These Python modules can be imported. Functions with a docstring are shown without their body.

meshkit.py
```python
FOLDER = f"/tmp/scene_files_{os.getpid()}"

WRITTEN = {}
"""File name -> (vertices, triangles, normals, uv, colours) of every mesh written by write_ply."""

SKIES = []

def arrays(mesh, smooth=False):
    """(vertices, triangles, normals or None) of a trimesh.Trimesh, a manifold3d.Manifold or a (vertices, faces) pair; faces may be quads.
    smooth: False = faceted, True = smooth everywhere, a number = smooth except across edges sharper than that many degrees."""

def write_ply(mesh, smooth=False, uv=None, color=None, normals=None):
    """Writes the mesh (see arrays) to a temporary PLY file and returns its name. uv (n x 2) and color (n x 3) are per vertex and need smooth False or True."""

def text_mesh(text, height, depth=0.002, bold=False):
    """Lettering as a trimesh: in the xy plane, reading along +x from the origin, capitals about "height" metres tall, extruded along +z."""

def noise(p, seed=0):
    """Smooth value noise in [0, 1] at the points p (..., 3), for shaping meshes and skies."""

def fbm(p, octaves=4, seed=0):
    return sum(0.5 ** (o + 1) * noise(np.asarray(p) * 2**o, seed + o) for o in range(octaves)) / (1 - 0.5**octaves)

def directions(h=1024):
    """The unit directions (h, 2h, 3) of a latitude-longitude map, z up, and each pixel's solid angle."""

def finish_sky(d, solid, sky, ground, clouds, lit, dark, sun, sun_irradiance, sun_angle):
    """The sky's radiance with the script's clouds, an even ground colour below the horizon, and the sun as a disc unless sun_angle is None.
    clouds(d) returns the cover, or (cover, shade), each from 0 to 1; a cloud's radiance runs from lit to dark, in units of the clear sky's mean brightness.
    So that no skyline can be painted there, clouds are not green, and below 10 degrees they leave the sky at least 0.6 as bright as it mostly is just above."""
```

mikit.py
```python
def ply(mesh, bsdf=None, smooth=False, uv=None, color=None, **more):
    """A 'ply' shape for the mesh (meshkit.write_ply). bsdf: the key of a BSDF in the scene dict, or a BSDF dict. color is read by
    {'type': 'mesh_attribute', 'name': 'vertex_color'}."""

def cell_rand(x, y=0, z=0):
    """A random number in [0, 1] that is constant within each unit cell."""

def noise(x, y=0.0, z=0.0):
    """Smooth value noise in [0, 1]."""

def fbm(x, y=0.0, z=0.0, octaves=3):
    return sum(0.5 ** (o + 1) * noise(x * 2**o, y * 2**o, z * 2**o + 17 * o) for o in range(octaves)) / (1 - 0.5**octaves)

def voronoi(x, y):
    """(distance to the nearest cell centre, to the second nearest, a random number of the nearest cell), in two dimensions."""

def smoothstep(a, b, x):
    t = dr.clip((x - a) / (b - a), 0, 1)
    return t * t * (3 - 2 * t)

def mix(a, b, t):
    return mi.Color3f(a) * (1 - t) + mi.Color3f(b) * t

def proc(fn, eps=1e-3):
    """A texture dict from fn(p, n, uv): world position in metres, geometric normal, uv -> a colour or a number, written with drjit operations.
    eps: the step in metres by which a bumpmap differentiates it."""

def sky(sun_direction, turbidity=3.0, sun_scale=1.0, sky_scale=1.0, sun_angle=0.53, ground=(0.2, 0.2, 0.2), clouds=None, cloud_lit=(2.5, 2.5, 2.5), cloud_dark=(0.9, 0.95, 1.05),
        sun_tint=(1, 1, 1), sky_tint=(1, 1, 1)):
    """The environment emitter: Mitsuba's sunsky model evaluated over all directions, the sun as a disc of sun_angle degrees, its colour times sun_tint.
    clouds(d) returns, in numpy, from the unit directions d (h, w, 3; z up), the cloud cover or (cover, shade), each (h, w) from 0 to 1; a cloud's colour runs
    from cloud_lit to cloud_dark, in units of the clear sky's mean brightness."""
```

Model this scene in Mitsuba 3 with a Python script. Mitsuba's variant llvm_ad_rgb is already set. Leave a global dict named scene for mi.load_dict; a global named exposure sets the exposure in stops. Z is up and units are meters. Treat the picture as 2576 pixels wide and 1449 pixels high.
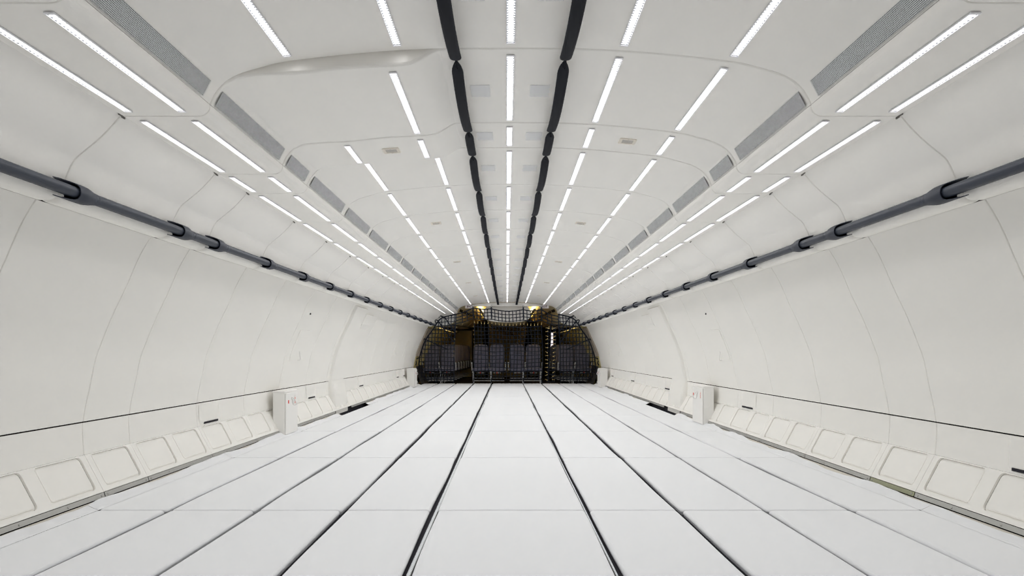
import math, random
import numpy as np
import trimesh, shapely
import shapely.geometry as sg
import mitsuba as mi
import drjit as dr
import mikit, meshkit
from mikit import proc, smoothstep, mix, noise

# ------------------------------------------------------------------ camera, light, exposure
T = mi.ScalarTransform4f
EYE, FOCAL = (-0.018, 0.0, 0.92), 1793.0          # metres; pixels of the 2576 wide frame
LAMP = (14.3, 14.2, 14.2)                         # radiance of the LED strips
WARM = (30.0, 21.0, 8.0)                            # radiance of the cove strips of the rear cabin
exposure = 0.0
scene = {'type': 'scene',
         'camera': {'type': 'perspective', 'fov_axis': 'x', 'fov': 2 * math.degrees(math.atan(1288 / FOCAL)),
                    'to_world': T().look_at(origin=list(EYE), target=[EYE[0], 10, EYE[2]], up=[0, 0, 1]),
                    'principal_point_offset_x': 13.5 / 2576, 'principal_point_offset_y': -159.5 / 1449,
                    'near_clip': 0.05, 'far_clip': 200.0}}
labels = {}
random.seed(4)
rng = np.random.default_rng(11)
H = 0.92                                          # eye height above the floor mats; profile heights below are given from the eye


def principled(color, rough=0.5, spec=0.35, **kw):
    c = {'type': 'rgb', 'value': list(color)} if not isinstance(color, dict) else color
    return {'type': 'twosided', 'b': {'type': 'principled', 'base_color': c, 'roughness': rough, 'specular': spec, **kw}}


def soft_white(a, b, s):
    def fn(p, n, uv):
        return mix(a, b, noise(p.x * s, p.y * s, p.z * s))
    return proc(fn)


def perforated(p, n, uv):                        # round holes in staggered rows, 6 mm apart
    u, v = uv.x / 0.0068, uv.y / 0.0059
    row = dr.floor(v)
    u = u + 0.5 * (row - 2 * dr.floor(row * 0.5))
    du, dv = u - dr.floor(u) - 0.5, v - row - 0.5
    d = dr.sqrt(du * du * 1.32 + dv * dv)
    return mix((0.015, 0.016, 0.018), (0.66, 0.68, 0.69), smoothstep(0.30, 0.38, d))


def track_holes(p, n, uv):                       # rows of round stops along a metal seat rail
    u = p.y / 0.0200
    du = (u - dr.floor(u) - 0.5) * 0.0200
    d = dr.sqrt(du * du + dr.square(dr.abs(uv.x - 0.0085) - 0.0062))
    return mix((0.10, 0.10, 0.09), (0.62, 0.66, 0.68), smoothstep(0.0026, 0.0040, d))


def weave(p, n, uv):
    return mix((0.175, 0.178, 0.250), (0.240, 0.240, 0.320), noise(p.x * 160, p.y * 160, p.z * 160))


MATS = {
    'white_panel': principled(soft_white((0.908, 0.893, 0.855), (0.918, 0.903, 0.865), 2.3), 0.42, 0.4),
    'white_wall': principled(soft_white((0.848, 0.834, 0.794), (0.860, 0.846, 0.806), 1.9), 0.5, 0.35),
    'white_mat': principled(soft_white((0.768, 0.781, 0.803), (0.780, 0.793, 0.815), 1.2), 0.6, 0.3),
    'edge_fabric': principled((0.60, 0.57, 0.51), 0.8, 0.1),
    'white_box': principled((0.84, 0.83, 0.805), 0.45, 0.4),
    'bulkhead': principled((0.35, 0.345, 0.335), 0.6, 0.3),
    'grey_insert': principled((0.80, 0.81, 0.82), 0.6, 0.3),
    'grille': principled(proc(perforated), 0.5, 0.4),
    'grille_frame': principled((0.72, 0.72, 0.71), 0.4, 0.4),
    'vent_grey': principled((0.55, 0.53, 0.50), 0.5, 0.4),
    'vent_cream': principled((0.80, 0.75, 0.66), 0.5, 0.4),
    'lamp_frame': principled((0.90, 0.91, 0.95), 0.3, 0.4),
    'lamp_tray': principled((0.40, 0.45, 0.50), 0.4, 0.4),
    'dark_liner': principled((0.020, 0.020, 0.026), 0.8, 0.2),
    'seam_liner': principled((0.16, 0.155, 0.145), 0.8, 0.2),
    'rail_grey': principled((0.027, 0.034, 0.050), 0.42, 0.32),
    'bracket_grey': principled((0.026, 0.032, 0.047), 0.48, 0.28),
    'strap_black': principled((0.006, 0.008, 0.013), 0.65, 0.16),
    'net_black': principled((0.006, 0.009, 0.017), 0.7, 0.18),
    'brass': principled((0.62, 0.46, 0.20), 0.3, 0.5, metallic=0.8),
    'alloy': principled((0.46, 0.46, 0.44), 0.4, 0.5, metallic=0.5),
    'olive_alloy': principled((0.30, 0.31, 0.20), 0.45, 0.5, metallic=0.3),
    'steel_light': principled((0.76, 0.76, 0.77), 0.4, 0.5),
    'track': principled(proc(track_holes), 0.4, 0.5, metallic=0.2),
    'seat_fabric': principled(proc(weave), 0.85, 0.2, sheen=0.3),
    'seat_dark': principled((0.02, 0.02, 0.022), 0.6, 0.3),
    'red': principled((0.62, 0.03, 0.02), 0.5, 0.3),
    'sticker': principled((0.82, 0.78, 0.74), 0.5, 0.3),
    'cord_white': principled((0.84, 0.83, 0.81), 0.5, 0.3),
    'carpet': principled((0.010, 0.010, 0.012), 0.95, 0.05),
    'aft_wall': principled((0.62, 0.54, 0.26), 0.6, 0.25),
    'aft_frame': principled((0.36, 0.31, 0.25), 0.5, 0.3),
    'aft_bin': principled((0.58, 0.50, 0.31), 0.45, 0.35),
    'aft_brown': principled((0.40, 0.31, 0.14), 0.6, 0.25),
    'aft_dark': principled((0.16, 0.15, 0.05), 0.7, 0.2),
    'aft_trim': principled((0.42, 0.37, 0.27), 0.45, 0.3),
    'curtain': principled((0.008, 0.008, 0.010), 0.9, 0.1),
    'sign_white': principled((0.74, 0.70, 0.70), 0.4, 0.4),
    'sign_ink': principled((0.05, 0.02, 0.03), 0.5, 0.3),
}
scene.update(MATS)


# ------------------------------------------------------------------ mesh helpers
def mesh(v, f):
    return trimesh.Trimesh(np.asarray(v, float), np.asarray(f, int), process=False)


def tri(quads):
    q = np.asarray(quads)
    return np.vstack([q[:, [0, 1, 2]], q[:, [0, 2, 3]]])


def cat(*ms):
    ms = [m for m in ms if m is not None]
    return trimesh.util.concatenate(ms) if len(ms) > 1 else ms[0]


def mirror(m):
    v = np.array(m.vertices); v[:, 0] *= -1
    return mesh(v, np.array(m.faces)[:, ::-1])


def side(m, s):
    return m if s > 0 else mirror(m)


def box(x0, x1, y0, y1, z0, z1, c=0.0):
    x0, x1 = sorted((x0, x1)); y0, y1 = sorted((y0, y1)); z0, z1 = sorted((z0, z1))
    if c <= 0:
        m = trimesh.creation.box(extents=(x1 - x0, y1 - y0, z1 - z0))
        m.apply_translation(((x0 + x1) / 2, (y0 + y1) / 2, (z0 + z1) / 2))
        return m
    pts = []
    for x, a in ((x0, 1), (x1, -1)):
        for y, b in ((y0, 1), (y1, -1)):
            for z, d in ((z0, 1), (z1, -1)):
                pts += [(x + a * c, y + b * c, z), (x + a * c, y, z + d * c), (x, y + b * c, z + d * c)]
                k = 0.29 * c
                pts += [(x + a * k, y + b * k, z + d * c), (x + a * k, y + b * c, z + d * k), (x + a * c, y + b * k, z + d * k)]
    return trimesh.Trimesh(pts).convex_hull


def tube(path, r, n=10, caps=True):
    P = np.asarray(path, float); m = len(P)
    R = np.broadcast_to(np.asarray(r, float), (m,))
    t = np.gradient(P, axis=0); t /= np.linalg.norm(t, axis=1, keepdims=True)
    up = np.array([0, 0, 1.0]) if abs(t[0] @ np.array([0, 0, 1.0])) < 0.9 else np.array([1.0, 0, 0])
    a = np.cross(t[0], up); a /= np.linalg.norm(a)
    V = []
    for i in range(m):
        a = a - (a @ t[i]) * t[i]; a /= np.linalg.norm(a)
        b = np.cross(t[i], a)
        th = np.linspace(0, 2 * np.pi, n, endpoint=False)
        V.append(P[i] + R[i] * (np.cos(th)[:, None] * a + np.sin(th)[:, None] * b))
    F = []
    for i in range(m - 1):
        for j in range(n):
            k = (j + 1) % n
            F.append((i * n + j, i * n + k, (i + 1) * n + k, (i + 1) * n + j))
    V = np.vstack(V); F = tri(F)
    if caps:
        V = np.vstack([V, P[0], P[-1]])
        c0, c1 = len(V) - 2, len(V) - 1
        F = np.vstack([F, [(c0, (j + 1) % n, j) for j in range(n)], [(c1, (m - 1) * n + j, (m - 1) * n + (j + 1) % n) for j in range(n)]])
    return mesh(V, F)


def loft(rings, close=True, cap0=False, cap1=False):
    R = np.asarray(rings, float); m, n = R.shape[:2]
    F = []
    for i in range(m - 1):
        for j in range(n if close else n - 1):
            k = (j + 1) % n
            F.append((i * n + j, i * n + k, (i + 1) * n + k, (i + 1) * n + j))
    V = R.reshape(-1, 3); F = tri(F)
    for flag, base, rev in ((cap0, 0, True), (cap1, (m - 1) * n, False)):
        if flag:
            c = len(V); V = np.vstack([V, V[base:base + n].mean(0)])
            fan = [(c, base + j, base + (j + 1) % n) for j in range(n)]
            F = np.vstack([F, [f[::-1] for f in fan] if rev else fan])
    return mesh(V, F)


def ribbon(pts, w, t=0.005):
    """A flat strap: its width lies in the upright plane it hangs in, its thickness along y."""
    P = np.asarray(pts, float)
    d = np.gradient(P[:, [0, 2]], axis=0); d /= np.linalg.norm(d, axis=1, keepdims=True) + 1e-12
    n = np.stack([-d[:, 1], 0 * d[:, 0], d[:, 0]], 1) * (w / 2)
    y = np.array([0, t / 2, 0])
    rings = np.stack([P + n - y, P - n - y, P - n + y, P + n + y], 1)
    return loft(rings, True, True, True)


def plate(poly, h, origin, eu, ev, en):
    """A shapely polygon extruded by h, laid out at origin with the axes eu, ev and normal en."""
    m = trimesh.creation.extrude_polygon(poly, h, engine='earcut')
    M = np.eye(4); M[:3, 0], M[:3, 1], M[:3, 2], M[:3, 3] = eu, ev, en, origin
    m.apply_transform(M)
    return m


def rrect(x0, y0, x1, y1, r):
    return sg.box(x0 + r, y0 + r, x1 - r, y1 - r).buffer(r, quad_segs=4)


def warp_z(y, Yp):                                # the crown sinks very slightly towards the rear
    return -0.0018 * (y - 3.3) * np.clip((np.asarray(Yp) - 0.7) / 0.4, 0, 1)


def normals(P):
    t = np.gradient(P, axis=0); t /= np.linalg.norm(t, axis=1, keepdims=True) + 1e-12
    n = np.stack([-t[:, 1], t[:, 0]], 1)
    flip = (n * (P - [0, 0.15])).sum(1).sum() < 0
    return -n if flip else n


def shell(P, y0, y1, gap=0.0025, c=0.004, t=0.014, ends=None):
    """A lining panel: profile P (x, height from the eye) swept from y0 to y1, its four edges rolled outwards into the joints."""
    P = np.asarray(P, float)
    n = normals(P)
    Q = np.vstack([P[:1] + n[:1] * t, P[:1], P, P[-1:], P[-1:] + n[-1:] * t])
    N = np.vstack([n[:1], n[:1], n, n[-1:], n[-1:]])
    a, b = y0 + gap, y1 - gap
    prof = ends or [(0, 1.0), (0.15, 0.55), (0.45, 0.18), (1, 0)]
    st = [(a, t)] + [(a + u * c, d * c) for u, d in prof] + [(b - u * c, d * c) for u, d in prof[::-1]] + [(b, t)]
    rings = []
    for y, d in st:
        X = Q + N * d
        rings.append(np.stack([X[:, 0], np.full(len(X), y), X[:, 1] + H + warp_z(y, Q[:, 1])], 1))
    return loft(rings, False)


def add(key, m, mat, smooth=28, label=None, kind=None, **kw):
    scene[key] = mikit.ply(m, mat, smooth=smooth, **kw)
    if label or kind:
        labels[key] = {}
        if label: labels[key]['label'] = label
        if kind: labels[key]['kind'] = kind


def thing(key, label, category, group=None):
    labels[key] = {'label': label, 'category': category}
    if group: labels[key]['group'] = group
    return key


COUNT = {}


def num(base):
    k = COUNT.get(base, 0); COUNT[base] = k + 1
    return base if k == 0 else f'{base}_{k:03d}'


def spline(pts, n):
    P = np.asarray(pts, float)
    from scipy.interpolate import PchipInterpolator
    s = np.r_[0, np.cumsum(np.linalg.norm(np.diff(P, axis=0), axis=1))]
    u = np.linspace(0, s[-1], n)
    return np.stack([PchipInterpolator(s, P[:, 0])(u), PchipInterpolator(s, P[:, 1])(u)], 1)


def at(px, py, y):                                # a spot measured in the photograph, at its own distance y
    return np.array([EYE[0] + (px - 1274.5) * y / FOCAL, y, H + (884 - py) * y / FOCAL])


ORD = ['first', 'second', 'third', 'fourth', 'fifth', 'sixth', 'seventh', 'eighth', 'ninth', 'tenth', 'eleventh', 'twelfth',
       'thirteenth', 'fourteenth', 'fifteenth', 'sixteenth', 'seventeenth', 'eighteenth', 'nineteenth']

# ------------------------------------------------------------------ frames of the fuselage lining
S = [-0.976, 0.091, 1.158, 2.225, 3.292, 4.359, 4.892] + [4.892 + 1.067 * k for k in range(1, 15)]
FIRST = 3                                         # the bay from 2.225 to 3.292 is the first in view
END = S[-1]                                       # 19.83
BAYS = list(zip(S[:-1], S[1:]))

CROWN_PTS = [(0, 1.400), (.25, 1.3985), (.5, 1.389), (.7, 1.374), (.903, 1.353), (1.061, 1.332), (1.169, 1.304), (1.244, 1.2815),
             (1.308, 1.2485), (1.347, 1.212), (1.370, 1.178), (1.387, 1.140)]
half = spline(CROWN_PTS, 60)
CROWN = np.vstack([half[::-1] * [-1, 1], half[1:]])
CX, CY = half[:, 0], half[:, 1]


def crown_y(x):
    return float(np.interp(abs(x), CX, CY))


BULGE_PTS = [(-1.30, 1.2485), (-1.25, 1.268), (-1.10, 1.279), (-.996, 1.2835), (-.77, 1.3075), (-.60, 1.317), (-.50, 1.323), (-.46, 1.330), (-.40, 1.358), (-.36, 1.383), (-.335, 1.394)]


def crown_profile(bulged):
    if not bulged:
        return CROWN
    P = CROWN.copy(); out = []
    left = [p for p in P if p[0] < -1.31]
    mid = spline(BULGE_PTS, 30)
    right = [p for p in P if p[0] > -0.325]
    return np.vstack([left, mid, right])


SOFFIT = np.array([(1.3865, 1.1378), (1.389, 1.118), (1.397, 1.104), (1.409, 1.094), (1.424, 1.087), (1.442, 1.085), (1.6, 1.085), (1.770, 1.085), (1.785, 1.086), (1.7935, 1.089)])
COVE = np.vstack([[(1.7945, 1.092), (1.799, 1.087)], spline([(1.807, 1.080), (1.89, .990), (1.975, .918), (2.008, .890), (2.030, .855), (2.059, .784), (2.072, .742)], 22)])
VALANCE = spline([(2.066, .744), (2.072, .716), (2.090, .698), (2.120, .6895), (2.150, .6905), (2.172, .6970), (2.1850, .7040)], 16)
WALL = spline([(2.1912, .7018), (2.257, .591), (2.341, .401), (2.434, .204), (2.500, .040), (2.530, -.043), (2.565, -.214), (2.592, -.335), (2.607, -.4295)], 34)
LOWER = np.array([(2.611, -.4375), (2.611, -.50), (2.607, -.57), (2.6015, -.6325)])
KICK_TOP, KICK_BASE = np.array([2.6005, -.633]), np.array([2.481, -.858])


def liner(P, d, y0, y1):
    P = np.asarray(P); X = P + normals(P) * d
    rings = [np.stack([X[:, 0], np.full(len(X), y), X[:, 1] + H + warp_z(y, P[:, 1])], 1) for y in (y0, 0.5 * (y0 + y1), y1)]
    return loft(rings, False)


# backing behind the joints
full_top = np.vstack([COVE[::-1] * [-1, 1], SOFFIT[::-1] * [-1, 1], CROWN, SOFFIT, COVE])
add('ceiling', liner(full_top, 0.022, S[0] - .02, END), 'seam_liner', True, 'white curved cabin ceiling of smooth lining panels with thin joints', 'structure')
wall_back = np.vstack([VALANCE, WALL, LOWER, [KICK_TOP], [KICK_BASE], [(2.475, -.93)], [(2.475, -1.02)]])
for s, nm in ((-1, 'left'), (1, 'right')):
    add(f'wall_{nm}', side(liner(wall_back, 0.030, S[0] - .02, END), s), 'dark_liner', True,
        f'white curved cabin wall lining along the {nm} side', 'structure')
add('floor', box(-2.56, 2.56, S[0] - .05, 20.48, -.11, -.034), 'dark_liner', False, 'white padded cabin floor laid in long strips with dark gaps', 'structure')
add('wall_front', box(-2.7, 2.7, S[0] - .08, S[0] - .03, -.1, 2.45), 'bulkhead', False, 'plain grey bulkhead at the near end of the cabin', 'structure')

SEAMED = [(0, 1.0), (0.15, 0.55), (0.45, 0.18), (1, 0)]
ROUND = [(0, 1.0), (0.1, 0.62), (0.3, 0.28), (0.6, 0.07), (1, 0)]
for i, (a, b) in enumerate(BAYS):
    bulged = i in (FIRST + 1, FIRST + 2)
    add(num('ceiling__crown_panel'), shell(crown_profile(bulged), a, b, 0.0012, 0.016 if bulged else 0.008, 0.150 if bulged else 0.024, ROUND), 'white_panel', 30)
    for s in (-1, 1):
        nm = 'left' if s < 0 else 'right'
        add(num('ceiling__lamp_panel'), side(shell(SOFFIT, a, b, 0.0012, 0.007), s), 'white_panel', 30)
        add(num('ceiling__cove_panel'), side(shell(COVE, a, b, 0.0016, 0.008), s), 'white_panel', 30)
        add(num(f'wall_{nm}__valance'), side(shell(VALANCE, a, b, 0.001, 0.042, 0.046, ROUND), s), 'white_wall', 40)
        add(num(f'wall_{nm}__wall_panel'), side(shell(WALL, a, b, 0.0014, 0.007), s), 'white_wall', 30)
        add(num(f'wall_{nm}__lower_panel'), side(shell(LOWER, a, b, 0.0014, 0.006), s), 'white_wall', 30)
        # the slanted kick panel: a frame round one or two padded panes
        L = b - a
        ev3 = np.r_[KICK_TOP - KICK_BASE]; hh = np.linalg.norm(ev3); ev = np.array([ev3[0], 0, ev3[1]]) / hh
        en = np.array([-ev[2], 0, ev[0]]); eu = np.array([0, -1.0, 0])
        cells = 2 if L > 0.8 else 1
        outer = sg.box(0.0015, 0, L - 0.0015, hh)
        wins = [rrect(L / cells * (k + .5) - .213, 0.026, L / cells * (k + .5) + .213, hh - 0.006, 0.030) for k in range(cells)]
        base = np.array([KICK_BASE[0], b, KICK_BASE[1] + H]) - en * 0.012
        frame = outer
        for w in wins: frame = frame.difference(w)
        add(num(f'wall_{nm}__kick_frame'), side(plate(frame, 0.012, base, eu, ev, en), s), 'white_wall', False)
        for w in wins:
            w1 = w.buffer(-0.011); w2 = w1.buffer(-0.005)
            r1, r2 = np.array(w1.exterior.coords)[:-1], np.array(w2.exterior.coords)[:-1]
            n1 = min(len(r1), len(r2))
            pane = cat(plate(w2, 0.0070, base, eu, ev, en), plate(w1, 0.0045, base, eu, ev, en), plate(w.buffer(-.0005), .003, base - en * .004, eu, ev, en))
            add(num(f'wall_{nm}__kick_pane'), side(pane, s), 'white_wall', False)
        # alloy foot rail under the kick panel with its screws
        rail = np.array([(KICK_BASE[0] - .002, KICK_BASE[1] - .003), (KICK_BASE[0] - .010, KICK_BASE[1] - .030), (KICK_BASE[0] + .02, KICK_BASE[1] - .031)])
        olive = (s > 0 and i == FIRST + 2)
        if not (10.2 < 0.5 * (a + b) < 11.2):
            add(num(f'wall_{nm}__foot_rail'), side(shell(rail, a, b, 0.004, 0.002, 0.004), s), 'olive_alloy' if olive else 'alloy', False)
            if i < FIRST + 9:
                bolts = [trimesh.creation.icosphere(subdivisions=1, radius=.0062) for _ in range(4 if L > .8 else 2)]
                for k, q in enumerate(bolts):
                    u = (.03, .30, .70, 1.03)[k] if L > .8 else (.03, .50)[k]
                    q.apply_translation((KICK_BASE[0] - .0065, a + u, KICK_BASE[1] - .018 + H))
                add(num(f'wall_{nm}__rail_screws'), side(cat(*bolts), s), 'alloy', True, kind='stuff')

for s in (-1, 1):
    for y in S[3:-1]:
        m = cat(box(1.7895, 1.7945, y - .034, y - .004, 1.083 + H, 1.092 + H), box(1.795, 1.800, y + .004, y + .030, 1.082 + H, 1.092 + H))
        m.apply_translation((0, 0, float(warp_z(y, 1.085))))
        add(num('ceiling__joint_clip'), side(m, s), 'seam_liner', False)

# lower access doors with their dark finger slots, exit hatches, door liners, small square covers
def wall_x(Y):
    return float(np.interp(-Y, -np.r_[WALL[:, 1], LOWER[:, 1]], np.r_[WALL[:, 0], LOWER[:, 0]]))


SLOTS = {-1: [(5.995, 6.40), (9.20, 9.62), (12.42, 12.85), (16.68, 17.1), (17.75, 18.1)], 1: [(3.33, 3.72), (7.50, 7.95), (11.33, 11.8), (14.55, 15.0), (17.4, 17.8)]}
HATCH = {-1: [(8.28, 8.66), (15.7, 16.1), (17.3, 17.65)], 1: [(8.16, 8.52), (15.7, 16.1), (17.3, 17.65)]}
for s in (-1, 1):
    nm = 'left' if s < 0 else 'right'
    for (y0, y1) in SLOTS[s]:
        r = rrect(0, 0, y1 - y0, .165, .016)
        P = np.array([2.6045, y1, -.608 + H]); Q = np.array([2.611, y1, -.443 + H])
        ev = (Q - P) / np.linalg.norm(Q - P); en = np.array([-ev[2], 0, ev[0]])
        add(num(f'wall_{nm}__access_door'), side(plate(r, 0.0035, P, np.array([0, -1.0, 0]), ev, en), s), 'white_wall', False)
        add(num(f'wall_{nm}__door_slot'), side(box(2.596, 2.6035, y0 + .09, y1 - .03, -.618 + H, -.602 + H), s), 'dark_liner', False)
    for (y0, y1) in HATCH[s]:
        Ys = np.linspace(.255, -.11, 9)
        P = np.array([(wall_x(Y), Y) for Y in Ys]); n = normals(P)
        m = shell(P - n * .006, y0, y1, 0, 0.003, 0.006)
        add(num(f'wall_{nm}__exit_hatch'), side(m, s), 'white_wall', 30)
        h0 = np.array([wall_x(-.02), y1 - .09, -.02 + H])
        tri_ = [h0 + np.array([-.012, dy, dz]) for dy, dz in ((0, .05), (.012, .02), (.02, -.04), (.05, -.075), (.02, -.085), (-.06, -.085))]
        add(num(f'wall_{nm}__pull_cord'), side(tube(tri_, .0035, 6), s), 'cord_white', True)
    # the door liner that stands proud of the wall
    Y0, Y1 = 10.36, 11.20
    lp = np.vstack([WALL - normals(WALL) * .038, [(2.555, -.50), (2.53, -.60), (2.512, -.72), (2.505, -.85), (2.502, -.925)]])
    lp = lp[lp[:, 1] < .66]
    add(f'wall_{nm}__door_liner', side(shell(lp, Y0, Y1, 0.0, 0.05, 0.17, ROUND), s), 'white_wall', 40)
    Ys = np.linspace(.60, .44, 5); P = np.array([(wall_x(Y), Y) for Y in Ys])
    add(f'wall_{nm}__door_cover', side(shell(P - normals(P) * .03, 11.26, 11.92, 0, .02, .03, ROUND), s), 'white_wall', 40)
    Ys = np.linspace(.44, .36, 4); P = np.array([(wall_x(Y), Y) for Y in Ys])
    q = P - normals(P) * np.array([[.03], [.022], [.012], [.002]])
    add(f'wall_{nm}__door_cover_apron', side(shell(q, 11.27, 11.91, 0, .01, .004), s), 'white_wall', 40)
    stud = trimesh.creation.icosphere(subdivisions=1, radius=.010); stud.apply_translation((wall_x(.44) - .004, 8.36, .44 + H))
    add(f'wall_{nm}__stud', side(stud, s), 'dark_liner', True)

# ------------------------------------------------------------------ floor mats, rail in the gap, skirts along the walls
MZ = [-1.0, 0.046, 2.09] + [4.134 + 2.044 * k for k in range(9)]
COLS = [(-2.395, -1.995), (-1.968, -1.484), (-1.456, -.978), (-.946, -.462), (-.416, .436), (.463, .968), (.998, 1.472), (1.494, 1.974), (1.996, 2.405)]


def mat_mesh(x0, x1, y0, y1, seed):
    r = np.random.default_rng(seed)
    n = 11
    yy = np.linspace(y0 + .02, y1 - .02, n)
    def edge(x, amp):
        k = r.normal(0, 1, 4)
        u = (yy - y0) / (y1 - y0)
        return x + amp * (.5 * k[0] + .8 * k[1] * np.sin(np.pi * u) + .5 * k[2] * np.sin(2 * np.pi * u) + .3 * k[3] * np.sin(3 * np.pi * u))
    el, er = edge(x0, .0045), edge(x1, .0045)
    pts = [(el[0] + .022, y0)] + [(er[0] - .022, y0)] + list(zip(er, yy)) + [(er[-1] - .022, y1), (el[-1] + .022, y1)] + list(zip(el[::-1], yy[::-1]))
    P = np.array(pts)
    rings = []
    poly = sg.Polygon(P)
    R = .016
    P = P + 0
    t = np.roll(P, -1, 0) - np.roll(P, 1, 0); t /= np.linalg.norm(t, axis=1, keepdims=True)
    nrm = np.stack([-t[:, 1], t[:, 0]], 1)
    rings.append(np.c_[P + nrm * .007, np.full(len(P), -.0335)])
    for a in np.linspace(0, np.pi / 2, 6):
        Q = P + nrm * R * (1 - math.cos(a))
        rings.append(np.c_[Q, np.full(len(P), -R + R * math.sin(a))])
    body = loft(rings, True)
    top = rings[-1]
    v, f = trimesh.creation.triangulate_polygon(sg.Polygon(top[:, :2]), engine='earcut')
    cap = mesh(np.c_[v, np.zeros(len(v))], f)
    if cap.face_normals[:, 2].mean() < 0: cap.invert()
    return cat(body, cap)


for j, (y0, y1) in enumerate(zip(MZ[:-1], MZ[1:])):
    for k, (x0, x1) in enumerate(COLS):
        off = 0.0
        yb = y1 - .0015
        if j == len(MZ) - 2: yb = y1 - .01 + (.012 if k == 4 else 0)
        add(num('floor__mat'), mat_mesh(x0, x1, y0 + .0015 + off, yb, 100 * j + k), 'white_mat', 35)
# the perforated metal seat rail that shows in the wide gaps beside the middle mats
for x0, w in ((-.4285, .017), (.4425, .009)):
    v = [(x0 - w / 2, 0.05, -.014), (x0 + w / 2, 0.05, -.014), (x0 + w / 2, 20.4, -.014), (x0 - w / 2, 20.4, -.014)]
    m = mesh(v, [(0, 1, 2), (0, 2, 3)])
    scene[num('floor__seat_rail')] = mikit.ply(m, 'track', uv=np.array([(0, 0), (w, 0), (w, 1), (0, 1)]))
    add(num('floor__seat_rail_base'), box(x0 - w / 2, x0 + w / 2, .05, 20.4, -.036, -.0145), 'alloy', False)

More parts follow.
